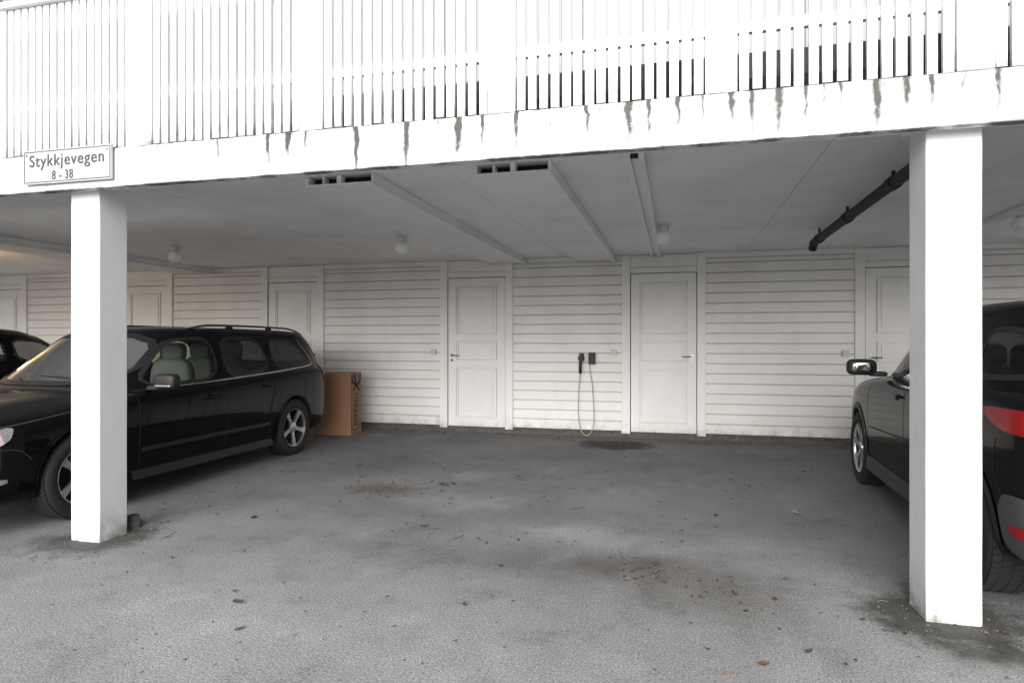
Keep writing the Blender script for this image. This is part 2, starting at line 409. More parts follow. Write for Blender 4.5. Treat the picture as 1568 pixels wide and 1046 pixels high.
SG=empty('street_name_sign'); q=MB()
sx0,sx1,sz0,sz1=-4.06,-3.366,2.305,2.52; sy=3.222
q.box(sx0,sx1,sy,3.236,sz0,sz1,'signw')
t=.005;i=.008
q.box(sx0+i,sx1-i,sy-.001,sy+.002,sz0+i,sz0+i+t,'signink'); q.box(sx0+i,sx1-i,sy-.001,sy+.002,sz1-i-t,sz1-i,'signink')
q.box(sx0+i,sx0+i+t,sy-.001,sy+.002,sz0+i+t,sz1-i-t,'signink'); q.box(sx1-i-t,sx1-i,sy-.001,sy+.002,sz0+i+t,sz1-i-t,'signink')
q.box(sx0+.1,sx0+.14,3.236,3.25,sz0+.02,sz1-.02,'steel'); q.box(sx1-.14,sx1-.1,3.236,3.25,sz0+.02,sz1-.02,'steel')
for cx in (sx0+.03,sx1-.03):
    v,f=lathe([(0,-.004),(.006,-.003),(.006,0)],12,'Y',(cx,sy,sz1-.03)); q.add(v,f,'steel')
q.obj('sign_plate',SG)
def text(body,cx,z,h,w,parent,mat,rot=(R(90),0,0),y=None):
    c=bpy.data.curves.new(body,'FONT'); c.body=body; c.align_x='CENTER'; c.size=1; c.extrude=.002; c.offset=.003; c.space_character=1.12
    o=bpy.data.objects.new('lettering',c); scene.collection.objects.link(o); c.materials.append(M[mat])
    bpy.context.view_layer.update(); dx=o.dimensions.x
    o.scale=(w/dx,h,.5); o.location=(cx,y,z); o.rotation_euler=rot; o.parent=parent; return o
cx=(sx0+sx1)/2
text('Stykkjevegen',cx,2.415,.105,.585,SG,'signink',y=sy-.0015)
text('8 - 38',cx-.03,2.327,.08,.165,SG,'signink',y=sy-.0015)

CB=empty('cardboard_box'); q=MB()
bx0,bx1,by0,by1,bh=-4.85,-4.30,7.98,8.27,.87
q.box(bx0,bx1,by0,by1,.004,bh,'card')
q.box(bx0-.002,bx1+.002,(by0+by1)/2-.03,(by0+by1)/2+.03,bh-.001,bh+.001,'greyplastic')
q.obj('carton',CB,bevel=.004)
q=MB()
ex=bx1+.002
def rib(pts,w):
    v=[];f=[]
    for i,(y,z) in enumerate(pts):
        a=pts[max(i-1,0)]; b=pts[min(i+1,len(pts)-1)]
        dx,dz=b[0]-a[0],b[1]-a[1]; l=math.hypot(dx,dz) or 1
        v+=[(ex,y-dz/l*w,z+dx/l*w),(ex,y+dz/l*w,z-dx/l*w)]
    for i in range(len(pts)-1): f.append((2*i,2*i+1,2*i+3,2*i+2))
    q.add(v,f,'ink')
cy=(by0+by1)/2
rib([(by0+.015,.82),(by0+.015,.05),(by0+.04,.03),(by1-.03,.03)],.006)
rib([(cy-.12,.84),(cy-.10,.74),(cy,.69),(cy+.10,.74),(cy+.12,.84)],.018)
rib([(cy-.06,.84),(cy,.70),(cy+.09,.62)],.022); rib([(cy,.70),(cy-.08,.62)],.018); rib([(by0+.03,.1),(by0+.10,.06),(cy+.08,.10),(by1-.02,.22)],.008)
q.obj('print_marks',CB)
o=text('CYKELKASSE',0,0,.15,.46,CB,'ink',y=0); o.data.offset=.02
o.rotation_euler=Matrix(((0,0,1),(0,1,0),(-1,0,0))).to_euler(); o.location=(ex,cy-.06,.36)

EV=empty('ev_charger'); q=MB(); y=WY-.03
cx=-1.09
q.box(cx-.045,cx+.045,y-.085,y,.99,1.15,'greyplastic'); q.box(cx-.036,cx+.036,y-.095,y-.084,1.0,1.12,'blackplastic')
hx=-1.235
q.box(hx-.03,hx+.03,y-.05,y,1.03,1.14,'blackplastic')
v,f=lathe([(0,-.12),(.038,-.12),(.042,-.10),(.042,-.04),(.03,0),(0,0)],20,'Y',(hx,y,1.07)); q.add(v,f,'blackplastic')
v,f=tube(spline([(hx+.0,y-.09,1.08),(hx-.005,y-.10,1.0),(hx-.01,y-.085,.90),(hx-.01,y-.075,.87)],5),.022,12); q.add(v,f,'blackplastic')
q.obj('charger_and_plug',EV,bevel=.008)
q=MB()
v,f=tube(spline([(hx-.01,y-.07,.88),(hx-.035,y-.05,.6),(hx-.04,y-.05,.3),(hx+.0,y-.07,.08),(hx+.09,y-.08,.015),(hx+.165,y-.06,.14),(hx+.17,y-.04,.4),(hx+.15,y-.04,.7),(hx+.12,y-.05,.9),(cx-.03,y-.04,1.0)],8),.006,8); q.add(v,f,'cable')
q.obj('charging_cable',EV,smooth=True)

# ---------------------------------------------------------------- cars
def densify(p,step,closed):
    out=[]; n=len(p)
    for i in range(n if closed else n-1):
        a=Vector(p[i]); b=Vector(p[(i+1)%n]); m=max(1,int((b-a).length/step))
        for j in range(m): out.append(a.lerp(b,j/m))
    if not closed: out.append(Vector(p[-1]))
    return out
def chaikin(p,n=2,closed=True):
    p=[Vector(a) for a in p]
    for _ in range(n):
        o=[]
        m=len(p)
        if closed:
            for i in range(m):
                a,b=p[i],p[(i+1)%m]; o+= [a.lerp(b,.18),a.lerp(b,.82)]
        else:
            o=[p[0]]
            for i in range(m-1): o+=[p[i].lerp(p[i+1],.2),p[i].lerp(p[i+1],.8)]
            o.append(p[-1])
        p=o
    return p
def inpoly(x,y,p,ins=0):
    c=False; n=len(p)
    for i in range(n):
        x1,y1=p[i]; x2,y2=p[(i+1)%n]
        if (y1>y)!=(y2>y) and x<(x2-x1)*(y-y1)/(y2-y1)+x1: c=not c
    if c and ins:
        for i in range(n):
            a=Vector(p[i]); b=Vector(p[(i+1)%n]); ab=b-a
            if ab.length<1e-6: continue
            t=max(0,min(1,(Vector((x,y))-a).dot(ab)/ab.length_squared))
            if ((a+ab*t)-Vector((x,y))).length<ins: return False
    return c
def interp(tab,s,c):
    for i in range(len(tab)-1):
        if s<=tab[i+1][0] or i==len(tab)-2:
            a,b=tab[i],tab[i+1]; t=max(0,min(1,(s-a[0])/(b[0]-a[0]))); return a[c]*(1-t)+b[c]*t
def evalmesh(ob):
    dg=bpy.context.evaluated_depsgraph_get(); dg.update()
    return bpy.data.meshes.new_from_object(ob.evaluated_get(dg))

def wheel(parent,x,y,r,side,spokes,yaw=0):
    W=MB(); w=.205
    T=[(r*.66,-w/2+.01),(r*.72,-w/2),(r*.88,-w/2-.004),(r*.965,-w/2+.012),(r*.995,-w/2+.035),(r,-w/4),(r,w/4),(r*.995,w/2-.035),(r*.965,w/2-.012),(r*.88,w/2+.004),(r*.72,w/2),(r*.66,w/2-.01)]
    v,f=lathe(T,64,'X'); W.add(v,f,'rubber')
    for i in range(56):
        a=2*math.pi*i/56
        for (h0,h1,ph) in ((-w/2+.014,-w/4-.004,0),(-w/4+.006,-.006,.5),(.006,w/4-.006,0),(w/4+.004,w/2-.014,.5)):
            a0=a+ph*2*math.pi/56; da=.038
            rr=r+.004; vv=[]
            for rad in (r-.012,rr):
                for (aa,h) in ((a0-da,h0),(a0+da,h0),(a0+da,h1),(a0-da,h1)):
                    vv.append((h,rad*math.cos(aa),rad*math.sin(aa)))
            W.add(vv,[(4,5,6,7),(0,1,5,4),(1,2,6,5),(2,3,7,6),(3,0,4,7)],'rubber')
    o1=side*(w/2-.012)
    v,f=lathe([(r*.67,o1),(r*.655,o1-side*.006),(r*.63,o1-side*.02),(r*.60,o1-side*.10),(0,o1-side*.105)],48,'X'); W.add(v,f,'cowl')
    v,f=lathe([(r*.69,o1+side*.002),(r*.675,o1+side*.006),(r*.645,o1),(r*.635,o1-side*.025)],48,'X'); W.add(v,f,'alu')
    for i in range(spokes):
        a=2*math.pi*i/spokes
        for off in (-.085,.085):
            vv=[]
            for (rad,hw,h) in ((r*.10,.022,-.020),(r*.38,.013,-.012),(r*.66,.014,-.004)):
                for sgn in (-1,1):
                    for dep in (0,-.02):
                        aa=a+off*(rad/(r*.66))
                        cx_,cz_=rad*math.cos(aa),rad*math.sin(aa)
                        vv.append((o1+side*(h+dep),cx_-math.sin(aa)*hw*sgn,cz_+math.cos(aa)*hw*sgn))
            ff=[]
            for q in range(2):
                b=q*4; ff+=[(b,b+2,b+6,b+4),(b+1,b+5,b+7,b+3),(b,b+4,b+5,b+1),(b+2,b+3,b+7,b+6)]
            W.add(vv,ff,'alu')
    v,f=lathe([(r*.18,o1-side*.03),(r*.17,o1-side*.012),(r*.09,o1-side*.008),(r*.08,o1-side*.004),(0,o1-side*.003)],24,'X'); W.add(v,f,'alu')
    o=W.obj('wheel',parent,smooth=False); o.location=(x,y,r-.004); o.rotation_euler=(random.uniform(0,6),0,yaw)
    for p in o.data.polygons:
        if len(p.vertices)==4 and p.material_index==0 and p.index<64*11: p.use_smooth=True
    return o

def rbox(mb,c,h,m,n=2):
    bmx=bmesh.new(); bmesh.ops.create_cube(bmx,size=2)
    bmesh.ops.subdivide_edges(bmx,edges=bmx.edges[:],cuts=5,use_grid_fill=True)
    vs=[]
    for v in bmx.verts:
        p=v.co; q=Vector((p.x,p.y,p.z)); e=4.0
        l=(abs(q.x)**e+abs(q.y)**e+abs(q.z)**e)**(1/e); q=q/l
        vs.append((c[0]+q.x*h[0],c[1]+q.y*h[1],c[2]+q.z*h[2]))
    bmx.verts.ensure_lookup_table(); fs=[[v.index for v in f.verts] for f in bmx.faces]
    mb.add(vs,fs,m); bmx.free()

def build_car(P,loc,rz):
    C=empty('parked_car',loc,rz); L=P['L']; st=P['st']; r=P['r']; paint=P['paint']
    yy=lambda s: L/2-s
    v=[];f=[]
    for (s,w,zb,zs,zc) in st:
        h=[(0,zb),(.72*w,zb),(.925*w,zb+.015),(.975*w,zb+.07),(.99*w,zb+.20),(1.0*w,zs-.32),(.995*w,zs-.20),(.985*w,zs-.11),(.965*w,zs-.05),(.90*w,zs+.0),(.62*w,zs+(zc-zs)*.72),(.3*w,zs+(zc-zs)*.96)]
        ring=[(x,z) for x,z in h]+[(0,zc)]+[(-x,z) for x,z in h[:0:-1]]
        v+=[(x,yy(s),z) for x,z in ring]
    m=len(ring)
    for i in range(len(st)-1):
        for q in range(m): f.append((i*m+q,i*m+(q+1)%m,(i+1)*m+(q+1)%m,(i+1)*m+q))
    f.append(list(range(m))); f.append([(len(st)-1)*m+q for q in range(m)][::-1])
    lb=MB(); lb.add(v,f,paint); lo=lb.obj('body_tmp',subsurf=2)
    bmx=bmesh.new(); bmx.from_mesh(lo.data); bmesh.ops.recalc_face_normals(bmx,faces=bmx.faces); bmx.to_mesh(lo.data); bmx.free()
    lm=evalmesh(lo); bpy.data.objects.remove(lo)
    gv=[];gf=[];N=72
    zbelt=lambda s: interp(st,s,3)-.055
    gh=P['gh']; roof=P['roof']
    def catm(tab,n):
        out=spline([Vector(t) for t in [ (a[0],a[1],a[2]) for a in tab]],n), spline([Vector((a[3],0,0)) for a in tab],n)
        return [(p.x,p.y,p.z,q.x) for p,q in zip(*out)]
    rings=catm(gh,4)
    for (kk,w,sf,sr) in rings:
        dense=[]
        for i in range(720):
            a=2*math.pi*i/720; nf=P.get('n',5.5)
            ca,sa=math.cos(a),math.sin(a)
            mid=(sf+sr)/2; hl=(sr-sf)/2
            ne=P.get('nf',3.2) if sa<0 else nf
            x=math.copysign(abs(ca)**(2/ne),ca)*w
            s=mid+math.copysign(abs(sa)**(2/ne),sa)*hl
            dense.append((x,s))
        def resamp(pts,n):
            d=[0]
            for i in range(1,len(pts)): d.append(d[-1]+math.hypot(pts[i][0]-pts[i-1][0],pts[i][1]-pts[i-1][1]))
            out=[];j=0
            for q in range(n):
                t=d[-1]*q/n
                while d[j+1]<t: j+=1
                u=(t-d[j])/max(1e-9,d[j+1]-d[j]); out.append((pts[j][0]*(1-u)+pts[j+1][0]*u,pts[j][1]*(1-u)+pts[j+1][1]*u))
            return out
        ring=resamp(dense[:361],N//2)+resamp(dense[360:]+dense[:1],N//2)
        for x,s in ring:
            z0=zbelt(s); zr=roof(s)
            gv.append((x,yy(s),z0+(zr-z0)*kk))
    nr=len(rings)
    for i in range(nr-1):
        for q in range(N): gf.append((i*N+q,i*N+(q+1)%N,(i+1)*N+(q+1)%N,(i+1)*N+q))
    cs=sum(gv[(nr-1)*N+q][1] for q in range(N))/N; cz=max(gv[(nr-1)*N+q][2] for q in range(N))
    gv.append((0,cs,cz)); 
    for q in range(N): gf.append(((nr-1)*N+q,(nr-1)*N+(q+1)%N,len(gv)-1))
    gb=MB(); gb.add(gv,gf,paint); go=gb.obj('gh_tmp',subsurf=1)
    bmx=bmesh.new(); bmx.from_mesh(go.data); bmesh.ops.recalc_face_normals(bmx,faces=bmx.faces); bmx.to_mesh(go.data); bmx.free()
    gm=evalmesh(go); bpy.data.objects.remove(go)
    V=[p.co.copy() for p in lm.vertices]; F=[list(p.vertices) for p in lm.polygons]; o=len(V)
    V+=[p.co.copy() for p in gm.vertices]; F+=[[a+o for a in p.vertices] for p in gm.polygons]
    bvh=BVHTree.FromPolygons(V,F)
    def side(sg):
        def pr(s,z,off):
            h=bvh.ray_cast(Vector((sg*2,yy(s),z)),Vector((-sg,0,0)))
            if h[0] is None: return Vector((sg*P['st'][5][1],yy(s),z))
            nrm=h[1] if h[1].x*sg>0 else -h[1]
            return h[0]+nrm*off
        return pr
    def endp(sg):
        def pr(x,z,off):
            h=bvh.ray_cast(Vector((x,sg*(L/2+2),z)),Vector((0,-sg,0)))
            if h[0] is None: return Vector((x,sg*L/2,z))
            nrm=h[1] if h[1].y*sg>0 else -h[1]
            return h[0]+nrm*off
        return pr
    front,rear=endp(1),endp(-1)
    T=MB(); G=MB()
    def patch(pr,poly,off,mat,mb=None,step=.04,rnd=2):
        if rnd: poly=chaikin(poly,rnd)
        ol=densify(poly,step,True); n=len(ol)
        xs=[p[0] for p in ol]; ys=[p[1] for p in ol]; pts=[Vector((p[0],p[1])) for p in ol]
        pl=[(p[0],p[1]) for p in ol]
        x=min(xs)+step/2
        while x<max(xs):
            y=min(ys)+step/2
            while y<max(ys):
                if inpoly(x,y,pl,step*.4): pts.append(Vector((x,y)))
                y+=step
            x+=step
        res=geometry.delaunay_2d_cdt(pts,[],[list(range(n))],1,1e-5)
        vs=[pr(p.x,p.y,off) for p in res[0]]
        (mb or T).add(vs,[list(q) for q in res[2]],mat)
    def strip(pr,pl,w,off,mat,closed=False,rnd=0,step=.03):
        if rnd: pl=chaikin(pl,rnd,closed)
        p=densify(pl,step,closed); n=len(p); vs=[];fs=[]
        for i in range(n):
            a=p[(i-1)%n] if closed else p[max(i-1,0)]; b=p[(i+1)%n] if closed else p[min(i+1,n-1)]
            d=(b-a); d=d/(d.length or 1); nn=Vector((-d[1],d[0]))
            vs.append(pr(p[i][0]+nn[0]*w/2,p[i][1]+nn[1]*w/2,off)); vs.append(pr(p[i][0]-nn[0]*w/2,p[i][1]-nn[1]*w/2,off))
        for i in range(n if closed else n-1):
            j=(i+1)%n; fs.append((2*i,2*i+1,2*j+1,2*j))
        T.add(vs,fs,mat)
    sp=[]
    for poly,gl in P['win']:
        cp=[tuple(q) for q in chaikin(poly,2)]; sp.append(cp)
        for sg in (1,-1):
            patch(side(sg),cp,.003,gl,G,.05,0); strip(side(sg),cp,.030,.005,'blackplastic',True)
    ws=[tuple(q) for q in chaikin(P['ws'],2)]; rw=[tuple(q) for q in chaikin(P['rw'],2)]
    patch(front,ws,.003,'glass',G,.06,0); strip(front,ws,.035,.005,'blackplastic',True)
    patch(rear,rw,.003,'glassd',G,.06,0); strip(rear,rw,.035,.005,'blackplastic',True)
    bmx=bmesh.new(); bmx.from_mesh(gm); dl=[]
    for fc in bmx.faces:
        c=fc.calc_center_median(); s=L/2-c.y
        hit=any(inpoly(s,c.z,q,.006) for q in sp) and abs(c.x)>P['side_min']
        if not hit and fc.normal.y>.15 and s<P['wsmax'] and inpoly(c.x,c.z,ws,.008): hit=True
        if not hit and fc.normal.y<-.2 and s>L*.75 and inpoly(c.x,c.z,rw,.008): hit=True
        if hit or c.z<zbelt(s)-.2: dl.append(fc)
    bmesh.ops.delete(bmx,geom=dl,context='FACES')
    for fc in bmx.faces: fc.smooth=True
    bmx.to_mesh(gm); bmx.free()
    go=bpy.data.objects.new('cabin_shell',gm); scene.collection.objects.link(go); go.parent=C
    lo=bpy.data.objects.new('body_shell',lm); scene.collection.objects.link(lo)
    cut=MB(); w0=st[6][1]
    for s in P['ax']:
        for sg in (1,-1):
            a,b=(w0-.30)*sg,(w0+.2)*sg; R_=r*1.13
            vv=[];ff=[];n=56
            for h in (a,b):
                for i in range(n):
                    t=2*math.pi*i/n; vv.append((h,yy(s)+R_*math.cos(t),r+.01+R_*math.sin(t)))
            for i in range(n): ff.append((i,(i+1)%n,n+(i+1)%n,n+i))
            ff.append(list(range(n))[::-1]); ff.append([n+i for i in range(n)]); cut.add(vv,ff,'cowl')
    co=cut.obj('cut_tmp')
    bmx=bmesh.new(); bmx.from_mesh(co.data); bmesh.ops.recalc_face_normals(bmx,faces=bmx.faces); bmx.to_mesh(co.data); bmx.free()
    lm.materials.append(M['cowl'])
    bo=lo.modifiers.new('b','BOOLEAN'); bo.object=co; bo.operation='DIFFERENCE'; bo.solver='EXACT'
    try: bo.material_mode='TRANSFER'
    except Exception: pass
    nm=evalmesh(lo); lo.modifiers.clear(); lo.data=nm; bpy.data.objects.remove(co)
    bmx=bmesh.new(); bmx.from_mesh(nm); dl=[]
    for fc in bmx.faces:
        c=fc.calc_center_median(); s=L/2-c.y
        if fc.normal.z>.6 and P['cab'][0]<s<P['cab'][1] and abs(c.x)<w0*.86 and c.z>.7: dl.append(fc)
        fc.smooth=True
    bmesh.ops.delete(bmx,geom=dl,context='FACES'); 
    for ed in bmx.edges:
        if len(ed.link_faces)==2 and ed.calc_face_angle(0)>R(40): ed.smooth=False
    bmx.to_mesh(nm); bmx.free(); lo.parent=C
    for s in P['ax']:
        for sg in (1,-1):
            arc=[(s+r*1.15*math.cos(t),r+.01+r*1.15*math.sin(t)) for t in [R(-8+i*196/24) for i in range(25)]]
            strip(side(sg),arc,P.get('lip',.018),.006,P.get('lipmat',paint))
    for sg in (1,-1):
        for sm in P['seams']: strip(side(sg),sm,.007,.0015,'dark',rnd=1)
        for (pl,w,mt) in P['strips']: strip(side(sg),pl,w,.005,mt,rnd=1)
        for (poly,mt,off) in P['patches']: patch(side(sg),poly,off,mt)
        for (s,z) in P['handles']:
            p=side(sg)(s,z,.020); rbox(T,p,(.011,.080,.011),paint); p=side(sg)(s,z-.005,.001); rbox(T,p,(.004,.05,.022),'dark')
        ms,mz=P['mirror']; mx=sg*(w0+.10)
        rbox(T,(mx,yy(ms),mz),(.110,.055,.066),'blackplastic'); rbox(T,(sg*(w0-.02),yy(ms)-.0,mz-.055),(.07,.035,.02),'blackplastic')
        rbox(T,(mx,yy(ms)-.045,mz),(.078,.0125,.042),'mirrorglass')
        rbox(T,(mx,yy(ms)+.046,mz-.034),(.080,.012,.008),'headlamp')
    for (poly,mt,off) in P['fpatch']: patch(front,poly,off,mt)
    for (poly,mt,off) in P['rpatch']: patch(rear,poly,off,mt)
    for (pl,w,mt) in P['fstrip']: strip(front,pl,w,.004,mt)
    for (pl,w,mt) in P['rstrip']: strip(rear,pl,w,.004,mt)
    if P.get('rails'):
        a,b,x=P['rails']
        for sg in (1,-1):
            pts=[]
            for i in range(13):
                s=a+(b-a)*i/12; t=i/12; lift=.030*min(1,min(t,1-t)*7)
                h=bvh.ray_cast(Vector((sg*x,yy(s),3)),Vector((0,0,-1))); pts.append((sg*x,yy(s),h[0].z+lift))
            vv,ff=tube(spline(pts,3),.011,10); T.add(vv,ff,P.get('railmat','blackplastic'))
            for i in (4,8):
                p=pts[i]; rbox(T,(p[0],p[1],p[2]-.02),(.013,.05,.022),'blackplastic')
    for x0 in (-.45,.15):
        a=front(x0,P['ws'][0][1]+.01,.02); b=front(x0+.5,P['ws'][0][1]+.06,.015)
        vv,ff=tube([a,(a+b)/2+Vector((0,.01,.005)),b],.007,6); T.add(vv,ff,'blackplastic')
    T.obj('trim_and_lamps',C,smooth=True); G.obj('window_glass',C,smooth=True)
    I=MB(); sm=P['seat']
    for (s,xs) in ((P['seats'][0],(-.37,.37)),(P['seats'][1],(-.40,0,.40))):
        for x in xs:
            hw=.235 if len(xs)==2 else .19
            rbox(I,(x,yy(s),.84),(hw,.065,.30),sm); rbox(I,(x,yy(s)-.02,1.20),(.125,.05,.085),sm); rbox(I,(x,yy(s)+.25,.50),(hw,.28,.09),sm)
            I.box(x-.05,x-.035,yy(s)-.01,yy(s)+.01,1.08,1.16,'chrome')
    c0=P['cab'][0]
    rbox(I,(0,yy(c0+.02),.80),(w0*.82,.28,.14),'blackplastic')
    rbox(I,(0,yy(L-.75),.70),(w0*.82,.55,.12),'seatd')
    I.box(-w0*.8,w0*.8,yy(L-.5),yy(c0),.28,.30,'seatd')
    cxs=.37*P.get('drv',1)
    ringp=[(cxs+.18*math.cos(t),yy(c0+.42)+.05*math.sin(t),.95+.17*math.sin(t)) for t in [2*math.pi*i/28 for i in range(29)]]
    vv,ff=tube(ringp,.014,8); I.add(vv,ff,'blackplastic')
    I.obj('interior',C,smooth=True)
    for s in P['ax']:
        for sg in (1,-1): wheel(C,sg*(w0-.115),yy(s),r,sg,P['spokes'])
    return C,bvh

wagon=dict(L=4.65,r=.318,paint='black',ax=(1.00,3.71),spokes=5,n=6,nf=3.4,
 st=[(0,.58,.30,.60,.62),(.03,.66,.24,.645,.675),(.12,.77,.20,.68,.73),(.30,.845,.19,.725,.785),(.60,.885,.19,.785,.85),(.95,.90,.19,.835,.90),(1.3,.90,.19,.875,.925),(1.7,.90,.19,.905,.925),(2.6,.90,.19,.94,.94),(3.4,.90,.19,.975,.965),(4.0,.895,.20,1.0,.99),(4.35,.87,.22,1.01,1.0),(4.53,.80,.26,1.0,1.0),(4.62,.72,.30,.98,.98),(4.65,.64,.34,.95,.95)],
 gh=[(0,.855,1.12,4.60),(.25,.825,1.36,4.57),(.5,.785,1.58,4.53),(.75,.73,1.80,4.47),(.88,.69,1.93,4.42),(.95,.64,2.03,4.36),(.985,.54,2.2,4.25),(1.0,.30,2.6,3.95)],
 roof=lambda s:1.448-.020*((s-3.0)/1.3)**2, side_min=.5,wsmax=2.2,cab=(1.45,4.4),
 win=[([(1.60,.915),(2.00,1.265),(2.14,1.315),(2.50,1.335),(2.48,.945)],'glass'),([(2.60,.95),(2.62,1.335),(3.22,1.335),(3.29,.985)],'glass'),([(3.40,.995),(3.37,1.33),(3.90,1.31),(4.12,1.04)],'glass')],
 ws=[(-.66,.955),(.66,.955),(.56,1.36),(-.56,1.36)],rw=[(-.60,1.03),(.60,1.03),(.53,1.33),(-.53,1.33)],
 seams=[[(1.50,.86),(1.48,.45),(1.50,.24)],[(2.54,.92),(2.56,.5),(2.50,.24)],[(3.36,.96),(3.34,.75),(3.24,.58),(3.22,.30)],[(1.50,.235),(3.22,.235)],[(.25,.70),(1.0,.80),(1.50,.87)],[(4.40,.98),(4.42,.65)],[(.30,.60),(.52,.58),(.60,.50)]],
 strips=[([(1.52,.885),(2.5,.925),(3.4,.965),(4.1,1.01),(4.18,1.04),(3.97,1.32)],.013,'chrome'),([(1.50,.42),(3.22,.42)],.035,'blackplastic'),([(1.42,.22),(3.28,.22)],.07,'blackplastic')],
 patches=[([(.10,.56),(.20,.66),(.52,.735),(.46,.63),(.2,.55)],'headlamp',.008),([(.30,.585),(.36,.64),(.42,.67),(.40,.60)],'orange',.010),([(4.42,.82),(4.36,.98),(4.56,1.02),(4.58,.82)],'red',.008),([(.1,.40),(.1,.36),(.45,.36),(.45,.40)],'chrome',.006)],
 handles=[(2.38,.80),(3.20,.83)],mirror=(1.66,.965),
 fpatch=[([(-.33,.40),(.33,.40),(.36,.64),(-.36,.64)],'blackplastic',.005),([(-.75,.26),(.75,.26),(.70,.36),(-.70,.36)],'blackplastic',.004),([(-.26,.38),(.26,.38),(.26,.48),(-.26,.48)],'plate',.015),([(.42,.56),(.74,.54),(.74,.66),(.42,.64)],'headlamp',.008),([(-.42,.56),(-.42,.64),(-.74,.66),(-.74,.54)],'headlamp',.008)],
 rpatch=[([(.60,.80),(.72,.80),(.70,1.3),(.60,1.3)],'red',.006),([(-.72,.80),(-.60,.80),(-.60,1.3),(-.72,1.3)],'red',.006),([(-.26,.62),(.26,.62),(.26,.73),(-.26,.73)],'plate',.008)],
 fstrip=[([(-.36,.65),(.36,.65)],.012,'chrome')],rstrip=[([(-.70,.55),(.70,.55)],.01,'dark')],rails=(2.3,4.3,.58),railmat='greyplastic',seat='seat',seats=(2.42,3.22),lip=.02)
build_car(wagon,(-5.11,2.82+4.65/2,0),math.pi)

suv=dict(L=4.25,r=.328,paint='grey',ax=(.85,3.45),spokes=7,n=5,nf=3.2,
 st=[(0,.56,.32,.66,.70),(.03,.64,.26,.72,.77),(.12,.75,.22,.80,.87),(.30,.83,.21,.87,.95),(.60,.87,.21,.93,1.00),(.95,.885,.21,.97,1.03),(1.3,.89,.21,1.0,1.04),(1.8,.89,.21,1.02,1.03),(2.6,.89,.21,1.05,1.04),(3.2,.89,.21,1.08,1.06),(3.7,.885,.23,1.09,1.07),(4.0,.87,.27,1.08,1.07),(4.16,.82,.29,1.06,1.05),(4.23,.74,.32,1.03,1.03),(4.25,.66,.36,1.0,1.0)],
 gh=[(0,.855,.88,4.19),(.25,.82,1.12,4.14),(.5,.78,1.38,4.08),(.75,.73,1.62,4.0),(.88,.69,1.78,3.95),(.95,.645,1.90,3.90),(.985,.55,2.1,3.8),(1.0,.30,2.4,3.5)],
 roof=lambda s:1.535-.025*((s-2.8)/1.3)**2, side_min=.5,wsmax=2.2,cab=(1.3,4.0),
 win=[([(1.05,1.02),(1.38,1.17),(1.36,1.03)],'glass'),([(1.44,1.03),(1.46,1.20),(1.86,1.37),(2.30,1.395),(2.28,1.055)],'glass'),([(2.40,1.065),(2.42,1.395),(2.98,1.39),(3.02,1.09)],'glassd'),([(3.46,1.11),(3.42,1.37),(3.76,1.35),(3.94,1.13)],'glassd')],
 ws=[(-.66,1.07),(.66,1.07),(.56,1.43),(-.56,1.43)],rw=[(-.62,1.12),(.62,1.12),(.54,1.42),(-.54,1.42)],
 seams=[[(1.30,.98),(1.26,.6),(1.32,.28)],[(2.34,1.03),(2.36,.6),(2.32,.28)],[(3.06,1.06),(3.08,.8),(2.98,.55),(2.96,.32)],[(1.32,.33),(2.96,.33)],[(.3,.86),(1.28,.99)],[(3.84,.84),(3.80,.72),(3.88,.58)]],
 strips=[([(1.22,.265),(3.06,.265)],.12,'greyplastic'),([(1.35,.58),(2.4,.62),(3.3,.68)],.006,'dark')],
 patches=[([(3.66,.965),(3.78,.985),(4.14,.985),(4.16,.875),(3.92,.878)],'red',.014),([(3.90,.35),(3.86,.52),(3.92,.60),(4.22,.60),(4.22,.30),(4.05,.29)],'bumper',.012),([(3.97,.42),(3.97,.47),(4.22,.47),(4.22,.41)],'red',.020)],
 handles=[(2.18,.90),(2.92,.93)],mirror=(1.56,1.09),
 fpatch=[([(-.40,.42),(.40,.42),(.44,.66),(-.44,.66)],'blackplastic',.005)],
 rpatch=[([(.50,.86),(.82,.875),(.82,.985),(.55,.98)],'red',.010),([(-.50,.86),(-.55,.98),(-.82,.985),(-.82,.875)],'red',.010),([(-.74,.31),(.74,.31),(.80,.59),(-.80,.59)],'bumper',.008),([(-.26,.62),(.26,.62),(.26,.73),(-.26,.73)],'plate',.008)],
 fstrip=[],rstrip=[([(-.75,.61),(.75,.61)],.008,'dark')],rails=None,seat='seatd',seats=(2.25,3.05),drv=-1,lip=.05,lipmat='blackplastic')
c2,bv2=build_car(suv,(2.455,5.20,0),R(-3.0))
q=MB(); vv,ff=tube([(0,-1.25,1.50),(0,-1.30,1.53),(0,-1.62,1.78)],.004,6); q.add(vv,ff,'blackplastic'); q.obj('antenna',c2)

hatch=dict(suv); hatch.update(paint='black',L=4.25,roof=lambda s:1.46-.03*((s-2.6)/1.3)**2,rails=None,seat='seat',lip=.018,lipmat='black',
 win=[([(1.50,1.03),(1.86,1.30),(2.30,1.33),(2.28,1.065)],'glass'),([(2.40,1.075),(2.42,1.335),(2.98,1.33),(3.02,1.10)],'glass'),([(3.12,1.11),(3.09,1.325),(3.42,1.30),(3.60,1.17)],'glassd')],
 ws=[(-.66,1.08),(.66,1.08),(.56,1.37),(-.56,1.37)],rw=[(-.62,1.12),(.62,1.12),(.54,1.34),(-.54,1.34)])
build_car(hatch,(-7.95,5.75,0),0)

